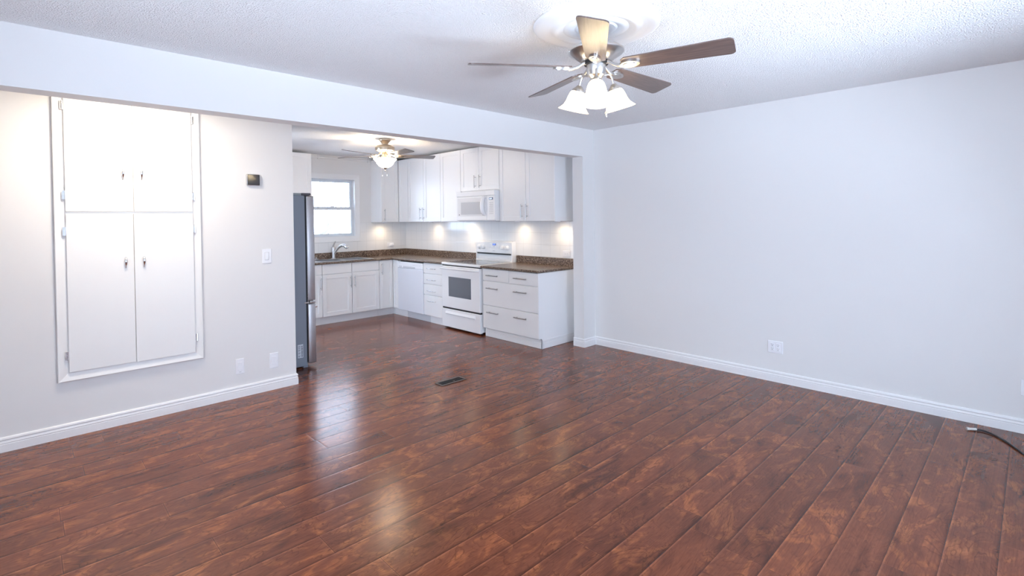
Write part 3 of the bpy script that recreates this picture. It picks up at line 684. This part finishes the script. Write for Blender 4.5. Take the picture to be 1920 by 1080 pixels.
bm = B(); tube(bm, bez((fx+.095, fy-.15, zr+.197), (fx+.108, fy-.165, zr+.19), (fx+.122, fy-.18, zr+.172), (fx+.128, fy-.187, zr+.158), 8), [.022, .024, .025, .026, .026, .026, .025, .024, .022], 14); obj('spray_head', bm, M_chrome, t, True)
bm = B(); tube(bm, [(fx, fy, zr+.172), (fx+.004, fy, zr+.20), (fx+.018, fy, zr+.235), (fx+.030, fy, zr+.258)], [.017, .013, .009, .008], 12); obj('lever', bm, M_dnick, t, True)
t = thing('sink_stopper', (3.08, 7.305, zr), 'small metal sink strainer standing on the sink ledge left of the faucet', 'strainer')
bm = B(); lathe(bm, [(0, zr+.0005), (.030, zr+.0005), (.038, zr+.010), (.036, zr+.014), (.008, zr+.013), (.005, zr+.022), (.011, zr+.030), (.009, zr+.036), (0, zr+.038)], (3.08, 7.305, 0), 24); obj('basket', bm, M_sink, t, True)

# ------------------------------------------------------------------ dishwasher
t = thing('dishwasher', (4.38, 6.35, 0), 'white built-in dishwasher under the counter near the corner', 'dishwasher')
y0, y1 = 6.020, 6.684; F = Face('X', 4.057)
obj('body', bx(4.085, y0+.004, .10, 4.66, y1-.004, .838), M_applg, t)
bm = B(); F.box(bm, y0+.002, y1-.003, 0, .028, .106, .735, .006, 2); obj('door', bm, M_dish, t)
bm = B(); F.box(bm, y0+.002, y1-.003, -.004, .028, .736, .828, .006, 2); cp = obj('control_panel', bm, mat('panel_white', (.90, .91, .93), .3), t)
bm = B(); F.box(bm, 6.205, 6.52, -.0055, -.003, .741, .764, .003); obj('handle_recess', bm, M_applg, cp)
for y in (6.56, 6.60):
    for z in (.745, .757):
        bm = B(); F.box(bm, y, y+.028, -.0055, -.0038, z, z+.006); obj('button', bm, M_grey, cp)
bm = B(); F.box(bm, 6.60, 6.64, -.0048, -.0038, .807, .811); obj('lettering', bm, M_grey, cp)
for i in range(7):
    bm = B(); F.box(bm, 6.075+i*.028, 6.087+i*.028, -.0048, -.0038, .786, .790); obj('indicator', bm, M_grey, cp)
obj('gap', bx(4.075, y0+.004, .829, 4.10, y1-.06, .841), M_black, t)
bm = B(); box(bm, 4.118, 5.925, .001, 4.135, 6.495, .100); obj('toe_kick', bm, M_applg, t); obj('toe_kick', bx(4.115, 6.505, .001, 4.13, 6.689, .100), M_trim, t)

# ------------------------------------------------------------------ range
t = thing('kitchen_range', (4.36, 5.16, 0), 'white freestanding electric range with glass cooktop and oven window', 'stove')
y0, y1 = 4.768, 5.558; F = Face('X', 4.048)
bm = B(); box(bm, 4.09, y0+.004, .03, 4.685, y1-.004, .845, .003); obj('body', bm, M_appl, t)
bm = B(); box(bm, 4.045, y0, .846, 4.685, y1, .877, .008, 2); ct = obj('cooktop', bm, M_appl, t)
obj('glass', bx(4.085, y0+.035, .8765, 4.60, y1-.035, .879, bev=.001), M_glassblack, ct)
M_burn = mat('burner_print', (.10, .10, .11), .2)
for (x, y, r) in ((4.22, 4.97, .105), (4.22, 5.36, .085), (4.46, 4.97, .08), (4.46, 5.36, .105)):
    bm = B(); lathe(bm, [(r, .8791), (r, .8794), (r-.004, .8794), (r-.004, .8791)], (x, y, 0), 40); obj('burner_ring', bm, M_burn, ct)
bm = B(); F.box(bm, y0+.002, y1-.002, 0, .04, .282, .832, .008, 2); dr = obj('oven_door', bm, M_appl, t)
bm = B(); F.box(bm, 4.940, 5.405, -.0012, .004, .432, .692, .001); obj('oven_window', bm, M_oven, dr)
bm = B(); pts = [F.p(y1-.02, -.002, .800), F.p(y1-.035, -.040, .803), F.p(y1-.10, -.048, .804), F.p((y0+y1)/2, -.050, .803), F.p(y0+.10, -.048, .804), F.p(y0+.035, -.040, .803), F.p(y0+.02, -.002, .800)]
tube(bm, pts, .013, 12); obj('handle', bm, M_appl, dr, True)
for a, b_ in ((.262, .284), (.832, .847)):
    bm = B(); F.box(bm, y0+.004, y1-.004, .012, .04, a, b_); obj('gap', bm, M_black, t)
bm = B(); F.box(bm, y0+.002, y1-.002, 0, .04, .022, .262, .006, 2)
# sculpted pull along the drawer top
prism(bm, [(-.002, .232), (-.016, .205), (-.014, .198), (.004, .190), (.004, .235)], lambda u, v, dd: (F.F+u, dd, v), y0+.09, y1-.09)
obj('storage_drawer', bm, M_appl, t)
for y in (y0+.05, y1-.05):
    for x in (4.12, 4.62): obj('foot', bx(x-.015, y-.015, .001, x+.015, y+.015, .032, bev=.003), M_black, t)
bm = B(); prism(bm, [(4.612, .877), (4.685, .877), (4.685, 1.138), (4.668, 1.147), (4.640, 1.145), (4.606, 1.128), (4.612, .985), (4.640, .972), (4.640, .905), (4.606, .885)], lambda u, v, dd: (u, dd, v), y0+.002, y1-.06+.002)
bg_ = obj('backguard', bm, M_appl, t)
for a, b_ in ((y0+.001, y0+.022), (y1-.075, y1-.056)): obj('end_cap', bx(4.609, a, .877, 4.686, b_, 1.128, bev=.005, seg=2), M_appl, bg_)
obj('vent_slot', bx(4.6105, y0+.022, .965, 4.632, y1-.085, .978), M_black, bg_)
FB = Face('X', 4.6075)
bm = B(); FB.box(bm, 5.030, 5.203, -.0015, .006, 1.050, 1.120, .001); cl = obj('clock_panel', bm, M_plastic, bg_)
bm = B(); FB.box(bm, 5.078, 5.146, -.0025, 0, 1.088, 1.112); obj('clock_screen', bm, M_blue, cl)
SEG = {'0': 'abcdef', '1': 'bc', '2': 'abged', '3': 'abgcd', '4': 'fgbc', '5': 'afgcd', '6': 'afgcde', '7': 'abc', '8': 'abcdefg', '9': 'abcdfg'}
def digits(bm, face, txt, u, z, w, h, d):
    """seven-segment digits, reading towards smaller u for faces that look to -X"""
    s = w*.22
    for ch in txt:
        if ch == ':':
            for q in (.25, .65): face.box(bm, u-s*.5, u-s*1.5, d, d+.0004, z+h*q, z+h*q+s)
            u -= s*2.4; continue
        R = {'a': (0, w, h-s, h), 'd': (0, w, 0, s), 'g': (0, w, h/2-s/2, h/2+s/2), 'f': (0, s, h/2, h), 'e': (0, s, 0, h/2), 'b': (w-s, w, h/2, h), 'c': (w-s, w, 0, h/2)}
        for k in SEG[ch]:
            a, b_, c_, e_ = R[k]; face.box(bm, u-a, u-b_, d, d+.0004, z+c_, z+e_)
        u -= w*1.45
bm = B(); digits(bm, FB, '2:34', 5.138, 1.093, .010, .015, -.0030); obj('clock_digits', bm, M_digit, cl)
bm = B(); FB.box(bm, 5.095, 5.14, -.0022, -.001, 1.066, 1.070)
for y in (5.18, 5.19, 5.045, 5.06): FB.box(bm, y, y+.005, -.0022, -.001, 1.062, 1.066); FB.box(bm, y, y+.005, -.0022, -.001, 1.076, 1.080); FB.box(bm, y, y+.005, -.0022, -.001, 1.092, 1.096)
FB.box(bm, 5.10, 5.145, -.0015, .008, 1.012, 1.017)
obj('markings', bm, M_grey, cl)
for y in (5.420, 5.335, 4.948, 4.858):
    bm = B(); R = Matrix.Rotation(-PI/2, 3, 'Y'); lathe(bm, [(0, .001), (.033, .001), (.033, .005), (.027, .008), (.024, .030), (.020, .034), (0, .034)], (4.609, y, 1.062), 28, R)
    k = obj('knob', bm, M_appl, bg_, True)
    obj('grip', bx(4.570, y-.004, 1.040, 4.577, y+.004, 1.084, bev=.002), M_appl, k)

# ------------------------------------------------------------------ microwave
t = thing('microwave', (4.48, 5.12, 1.42), 'white over-the-range microwave mounted above the range', 'microwave')
y0, y1, z0, z1 = 4.733, 5.508, 1.424, 1.812; F = Face('X', 4.280)
bm = B(); box(bm, 4.302, y0+.004, z0, 4.686, y1-.004, z1, .003); obj('body', bm, M_appl, t)
bm = B(); F.box(bm, y0, y1, -.004, .022, 1.748, z1, .006, 2); gr = obj('top_vent', bm, M_appl, t)
bm = B()
for i in range(4): F.box(bm, 4.90, y1-.02, -.0048, -.003, 1.760+i*.012, 1.7625+i*.012)
obj('louvres', bm, M_applg, gr)
bm = B(); F.box(bm, 4.888, y1-.001, 0, .022, 1.430, 1.746, .006, 2); dr = obj('door', bm, M_appl, t)
bm = B(); F.box(bm, 4.955, 5.485, -.0012, .002, 1.485, 1.728, .001); obj('door_frame', bm, mat('microwave_door_grey', (.70, .70, .705), .3), dr)
bm = B(); F.box(bm, 4.965, 5.412, -.002, .002, 1.508, 1.672, .001); obj('window', bm, M_mwglass, dr)
bm = B(); pts = [F.p(4.920, -.002, 1.728), F.p(4.921, -.034, 1.712), F.p(4.922, -.045, 1.62), F.p(4.921, -.034, 1.520), F.p(4.918, -.002, 1.502)]
tube(bm, bez(pts[0], F.p(4.925, -.062, 1.715), F.p(4.925, -.062, 1.515), pts[4], 14), [.020, .023, .025, .026, .027, .028, .028, .028, .028, .028, .027, .026, .025, .023, .020], 12); obj('handle', bm, M_appl, dr, True)
bm = B(); F.box(bm, y0, 4.884, 0, .022, 1.430, 1.746, .006, 2); cp = obj('control_panel', bm, M_appl, t)
bm = B(); F.box(bm, 4.764, 4.838, -.0012, .002, 1.690, 1.720); obj('display', bm, M_ink, cp)
bm = B(); digits(bm, F, '2:34', 4.828, 1.697, .010, .016, -.0018); obj('clock_digits', bm, M_digw, cp)
bm = B()
for r_ in range(7):
    for c_ in range(3): F.box(bm, 4.765+c_*.027, 4.778+c_*.027, -.001, .001, 1.512+r_*.023, 1.519+r_*.023)
obj('keypad', bm, M_grey, cp)
bm = B(); F.box(bm, 5.440, 5.456, -.0016, .001, 1.500, 1.512); obj('badge', bm, M_slot, dr, label='small dark emblem')
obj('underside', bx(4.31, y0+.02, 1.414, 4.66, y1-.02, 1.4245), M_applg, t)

# ------------------------------------------------------------------ refrigerator
t = thing('refrigerator', (1.68, 5.45, 0), 'tall refrigerator with grey side and stainless doors standing behind the left wall', 'refrigerator')
fy0, fy1 = 5.0, 5.87
obj('body', bx(1.275, fy0, .02, 2.004, fy1, 1.700, bev=.004), M_fridge, t)
obj('gasket', bx(2.004, fy0+.012, .05, 2.020, fy1-.012, 1.69), M_black, t)
def fdoor(z0, z1, nm, hz):
    bm = B(); box(bm, 2.020, fy0+.001, z0, 2.098, fy1-.001, z1, .010, 3); o = obj(nm, bm, M_steel, t, True)
    bm = B()
    if nm == 'door':
        tube(bm, [(2.099, fy1-.06, .75), (2.145, fy1-.06, .78), (2.145, fy1-.06, 1.55), (2.099, fy1-.06, 1.58)], .012, 10)
    else:
        tube(bm, [(2.099, fy0+.08, .58), (2.145, fy0+.10, .58), (2.145, fy1-.10, .58), (2.099, fy1-.08, .58)], .012, 10)
    obj('handle', bm, M_chrome, o, True)
    return o
fdoor(.660, 1.698, 'door', 0); fz = fdoor(.036, .628, 'freezer_drawer', 0)
bm = B(); box(bm, 2.035, fy0-.004, .632, 2.098, fy0+.06, .656, .006, 2); box(bm, 1.985, fy0-.006, .636, 2.03, fy0+.02, .648, .002); obj('hinge_bracket', bm, M_chrome, t)
obj('trim_strip', bx(2.0185, fy0-.001, .05, 2.0235, fy0+.01, 1.692), M_chrome, t)
obj('top_cap', bx(1.275, fy0+.004, 1.7005, 1.974, fy1-.01, 1.722, bev=.002), mat('fridge_cap_grey', (.30, .34, .36), .5), t)
bm = B(); box(bm, 1.975, fy0+.002, 1.700, 2.068, fy0+.11, 1.724, .006, 2); obj('hinge_cover', bm, M_slot, t)
for x, y in ((1.99, fy0+.03), (1.99, fy1-.03), (1.33, fy0+.05), (1.33, fy1-.05)): obj('foot', bx(x-.022, y-.022, .001, x+.022, y+.022, .04, bev=.004), M_fridge, t)
o = obj('rating_label', bx(1.912, fy0-.001, .110, 1.964, fy0+.0005, .240), M_label, t, label='white printed sticker with barcode')
bm = B(); r_ = random.Random(5)
z = .118
while z < .228:
    h = r_.uniform(.0015, .006); box(bm, 1.945, fy0-.0014, z, 1.960, fy0-.0009, z+h); z += h+r_.uniform(.002, .004)
for z in (.120, .129, .150, .160, .178, .186, .200, .210, .222):
    box(bm, 1.917, fy0-.0014, z, 1.917+r_.uniform(.012, .022), fy0-.0009, z+.0035)
obj('print', bm, M_ink, o)

# ------------------------------------------------------------------ ceiling fans
def blade_mesh(R, r0, w0, w1, th=.006, cr=.024):
    """flat blade along +x with rounded tip corners, bevelled"""
    bm = bmesh.new(); out = []
    n = 6
    out += [(r0, -w0*.62), (r0+.02, -w0)]
    for i in range(n+1): a = -PI/2+PI/2*i/n; out.append((R-cr+cr*math.cos(a), -w1+cr+cr*math.sin(a)))
    for i in range(n+1): a = PI/2*i/n; out.append((R-cr+cr*math.cos(a), w1-cr+cr*math.sin(a)))
    out += [(r0+.02, w0), (r0, w0*.62)]
    prism(bm, out, lambda u, v, dd: (u, v, dd), -th/2, th/2)
    return bm, out
def add_uv(o, origin, d, t_):
    me = o.data; uv = me.uv_layers.new(name='grain')
    for lp in me.loops:
        p = me.vertices[lp.vertex_index].co-origin; uv.data[lp.index].uv = (p.dot(d), p.dot(t_))
def build_blades(t, C, z0, a0, R, pitch, w1, w0, r0, M, Marm, hub_r, hub_z, iron=.105):
    for k in range(5):
        a = a0+k*2*PI/5
        d_ = Vector((math.cos(a), math.sin(a), 0)); tt = Vector((-math.sin(a), math.cos(a), 0))*math.cos(pitch)+Vector((0, 0, math.sin(pitch)))
        n_ = d_.cross(tt); rot = Matrix((d_, tt, n_)).transposed(); O = Vector((*C, z0))
        bm, _ = blade_mesh(R, r0, w0, w1); bmesh.ops.transform(bm, matrix=Matrix.Translation(O) @ rot.to_4x4(), verts=bm.verts)
        o = obj('blade', bm, M, t); add_uv(o, O-wloc(t)+d_*k*.7, d_, tt)
        # blade arm: curved bracket from the hub, with an oval plate screwed under the blade
        bm = B(); under = -.0045
        def q(u, v, w): return O+d_*u+tt*v+n_*w
        s = hub_r
        tube(bm, bez(Vector((*C, hub_z))+d_*s, Vector((*C, hub_z))+d_*(s+.025), q(r0-.045, 0, -.014), q(r0+.012, 0, under-.006), 12), [.010, .010, .009, .0085, .008, .008, .008, .008, .008, .009, .010, .011, .012], 10)
        pl = [(r0-.012+iron*.5+iron*.5*math.cos(b_*PI/12), .027*math.sin(b_*PI/12)*(1-.15*math.cos(b_*PI/6))) for b_ in range(24)]
        prism(bm, [(u, v) for u, v in pl], lambda u, v, dd: q(u, v, dd), under-.009, under+.001)
        pl2 = [(r0-.012+iron*.5+iron*.36*math.cos(b_*PI/12), .017*math.sin(b_*PI/12)) for b_ in range(24)]
        prism(bm, pl2, lambda u, v, dd: q(u, v, dd), under-.013, under-.008)
        obj('blade_arm', bm, Marm, t, True)

# --- living-room fan
C = (2.153, 1.584)
t = thing('ceiling_fan', (*C, 2.24), 'large ceiling fan with brown blades and three lit bell shades below the white medallion', 'ceiling fan')
bm = B(); lathe(bm, [(0, 2.437), (.068, 2.437), (.068, 2.415), (.05, 2.395), (.036, 2.38), (.036, 2.362), (.062, 2.355), (.125, 2.325), (.141, 2.312), (.143, 2.304), (.138, 2.297), (.085, 2.262), (.072, 2.257), (.0, 2.257)], (*C, 0), 56); obj('motor_housing', bm, M_nickel, t, True)
bm = B(); lathe(bm, [(0, 2.258), (.062, 2.258), (.062, 2.240), (.03, 2.238), (0, 2.238)], (*C, 0), 40); obj('flywheel', bm, M_black, t, True)
bm = B(); lathe(bm, [(0, 2.240), (.049, 2.240), (.049, 2.203), (.046, 2.198), (.044, 2.185), (.030, 2.172), (.012, 2.166), (0, 2.165)], (*C, 0), 48); obj('switch_housing', bm, M_nickel, t, True)
build_blades(t, C, 2.2265, -2.527, .661, -.251, .067, .050, .135, M_blade, M_nickel, .055, 2.248)
camaz = math.atan2(-C[1], -C[0])
BELL = [(.024, .004), (.030, -.004), (.040, -.018), (.047, -.040), (.052, -.065), (.060, -.085), (.074, -.102), (.084, -.110), (.082, -.112), (.070, -.101), (.056, -.084), (.048, -.064), (.043, -.040), (.036, -.018), (.026, -.006)]
for k in range(3):
    a = camaz+k*2*PI/3; e = Vector((math.cos(a), math.sin(a), 0))
    tip = Vector((*C, 2.128))+e*.108; tilt = math.radians(17)
    ax = (Vector((0, 0, 1))*math.cos(tilt)-e*math.sin(tilt))           # points back up to the arm
    xx = ax.cross(Vector((-math.sin(a), math.cos(a), 0))).normalized(); yy = ax.cross(xx); rot = Matrix((xx, yy, ax)).transposed()
    bm = B(); tube(bm, bez(Vector((*C, 2.185))+e*.035, Vector((*C, 2.205))+e*.085, tip+ax*.075+e*.004, tip+ax*.015, 14), .0055, 10); obj('light_arm', bm, M_nickel, t, True)
    bm = B(); lathe(bm, [(0, .024), (.012, .022), (.020, .012), (.032, .0), (.034, -.010), (.0, -.010)], tip, 28, rot); ho = obj('shade_holder', bm, M_nickel, t, True)
    bm = B(); lathe(bm, BELL, tip, 36, rot); sh = obj('lamp_shade', bm, M_shade, t, True, label='lit frosted glass bell shade')
    bm = B(); lathe(bm, [(0, -.014), (.012, -.016), (.020, -.045), (.024, -.065), (.018, -.084), (0, -.090)], tip, 20, rot); obj('bulb', bm, M_bulb, sh, True)
e = Vector((math.cos(camaz+PI/2+.35), math.sin(camaz+PI/2+.35), 0)); p = Vector((*C, 2.17))+e*.02
lat = Vector((math.sin(0.936), -math.cos(0.936), 0))
bm = B(); q0 = Vector((*C, 2.172))+lat*.012; q1 = Vector((*C, 1.99))+lat*.052
tube(bm, [q0, q0+Vector((0, 0, -.02))+lat*.01, Vector((q1.x, q1.y, 2.10)), q1], .0012, 6); tube(bm, [q1, q1+Vector((0, 0, -.006)), q1+Vector((0, 0, -.018)), q1+Vector((0, 0, -.022))], [.002, .005, .005, .002], 8)
obj('pull_chain', bm, M_nickel, t, True)
# medallion
t = None
prof = [(.06, -.002), (.085, -.009), (.098, -.018), (.110, -.0125), (.122, -.018), (.140, -.024), (.156, -.0195), (.168, -.0135), (.180, -.017), (.198, -.026), (.214, -.026), (.228, -.0155), (.242, -.0135), (.268, -.0155), (.293, -.0165), (.310, -.0145), (.319, -.009), (.323, 0.0)]
bm = B(); lathe(bm, [(r, H+z-.0005) for r, z in prof], (*C, 0), 96); o = obj('ceiling_medallion', bm, M_medal, None, True)
tag(o, 'round white ceiling medallion of concentric rings above the large fan', 'medallion')

# --- kitchen fan
C = (3.216, 5.547)
t = thing('ceiling_fan', (*C, 2.24), 'smaller kitchen ceiling fan with five blades, nickel motor and one lit glass bowl', 'ceiling fan')
bm = B(); lathe(bm, [(0, 2.4395), (.070, 2.4395), (.072, 2.428), (.066, 2.415), (.052, 2.40), (.040, 2.385), (.036, 2.372), (.060, 2.366), (.098, 2.355), (.115, 2.340), (.117, 2.318), (.110, 2.300), (.088, 2.288), (.060, 2.280), (0, 2.280)], (*C, 0), 48); obj('motor_housing', bm, M_antq, t, True)
bm = B(); lathe(bm, [(0, 2.281), (.036, 2.281), (.034, 2.245), (.044, 2.225), (.046, 2.212), (0, 2.212)], (*C, 0), 36); obj('switch_housing', bm, M_antq, t, True)
build_blades(t, C, 2.238, -2.888, .619, -.193, .064, .05, .14, M_blade2, M_antq, .055, 2.274)
for k in range(3):
    a = k*2*PI/3+.4; e = Vector((math.cos(a), math.sin(a), 0)); bm = B()
    tube(bm, bez(Vector((*C, 2.262))+e*.03, Vector((*C, 2.27))+e*.09, Vector((*C, 2.225))+e*.085, Vector((*C, 2.203))+e*.055, 10), .006, 8); obj('light_arm', bm, M_antq, t, True)
bm = B(); lathe(bm, [(.118, 2.178), (.132, 2.196), (.138, 2.198), (.139, 2.194), (.122, 2.176), (.108, 2.158), (.098, 2.140), (.078, 2.115), (.050, 2.098), (.020, 2.090), (0, 2.089)], (*C, 0), 48); bo = obj('glass_bowl', bm, M_bowl, t, True, label='lit frosted glass bowl')
bm = B(); lathe(bm, [(.1070, 2.1575), (.1110, 2.1565), (.1090, 2.1495), (.102, 2.149)], (*C, 0), 48); obj('band', bm, mat('bronze_band', (.30, .17, .09), .4, .6), bo, True)
bm = B(); lathe(bm, [(0, 2.096), (.024, 2.094), (.026, 2.088), (.016, 2.078), (.007, 2.070), (.004, 2.062), (.008, 2.055), (.008, 2.049), (0, 2.044)], (*C, 0), 24); obj('finial', bm, M_antq, t, True)
lat = Vector((.865, -.502, 0))
lamp('bowl_lamp', 'POINT', (*C, 2.165), 26, (1.0, .80, .56), shadow_soft_size=.035)
for s, zb in ((-.031, 1.992), (.021, 2.000)):
    p = Vector((*C, 0))+lat*s
    bm = B(); tube(bm, [(p.x, p.y, 2.215), (p.x, p.y, zb)], .0009, 6); ch = obj('pull_chain', bm, M_antq, t)
    bm = B(); lathe(bm, [(0, zb+.006), (.005, zb+.003), (.007, zb-.004), (.004, zb-.011), (0, zb-.012)], (p.x, p.y, 0), 12); obj('fob', bm, M_plastic, ch, True)
# ------------------------------------------------------------------ outdoors seen through the kitchen window
struct('ground_outside', bx(-15, 9.5, -.75, 40, 60, -.7), M_snow)
def tree(loc, h, seed, label):
    r = random.Random(seed); bm = B()
    def br(p, d_, l, rad, lev):
        n = 4; pts = [p]; q = p.copy(); dd = d_.copy()
        for i in range(n):
            dd = (dd+Vector((r.uniform(-.18, .18), r.uniform(-.18, .18), r.uniform(-.05, .12)))).normalized(); q = q+dd*l/n; pts.append(q.copy())
        tube(bm, pts, [rad*(1-.55*i/n) for i in range(n+1)], 6 if lev < 2 else 4)
        if lev < 4:
            for k in range(3 if lev else 5):
                i = r.randint(2 if lev == 0 else 1, n); a = r.uniform(0, 2*PI); s = r.uniform(.5, .95)
                nd = (dd*(1-s*.5)+Vector((math.cos(a)*s, math.sin(a)*s, r.uniform(.0, .5)))).normalized()
                br(pts[i], nd, l*r.uniform(.55, .75), rad*.5, lev+1)
    br(Vector(loc), Vector((0, 0, 1)), h*.42, h*.016, 0)
    tag(obj('bare_tree', bm, M_bark), label, 'tree')
tree((6.6, 15.0, -.70), 4.2, 4, 'pale bare tree whose branches show faintly in the lower window pane, left')
tree((8.3, 17.5, -.70), 5.2, 9, 'pale bare tree whose branches show faintly in the lower window pane, right')
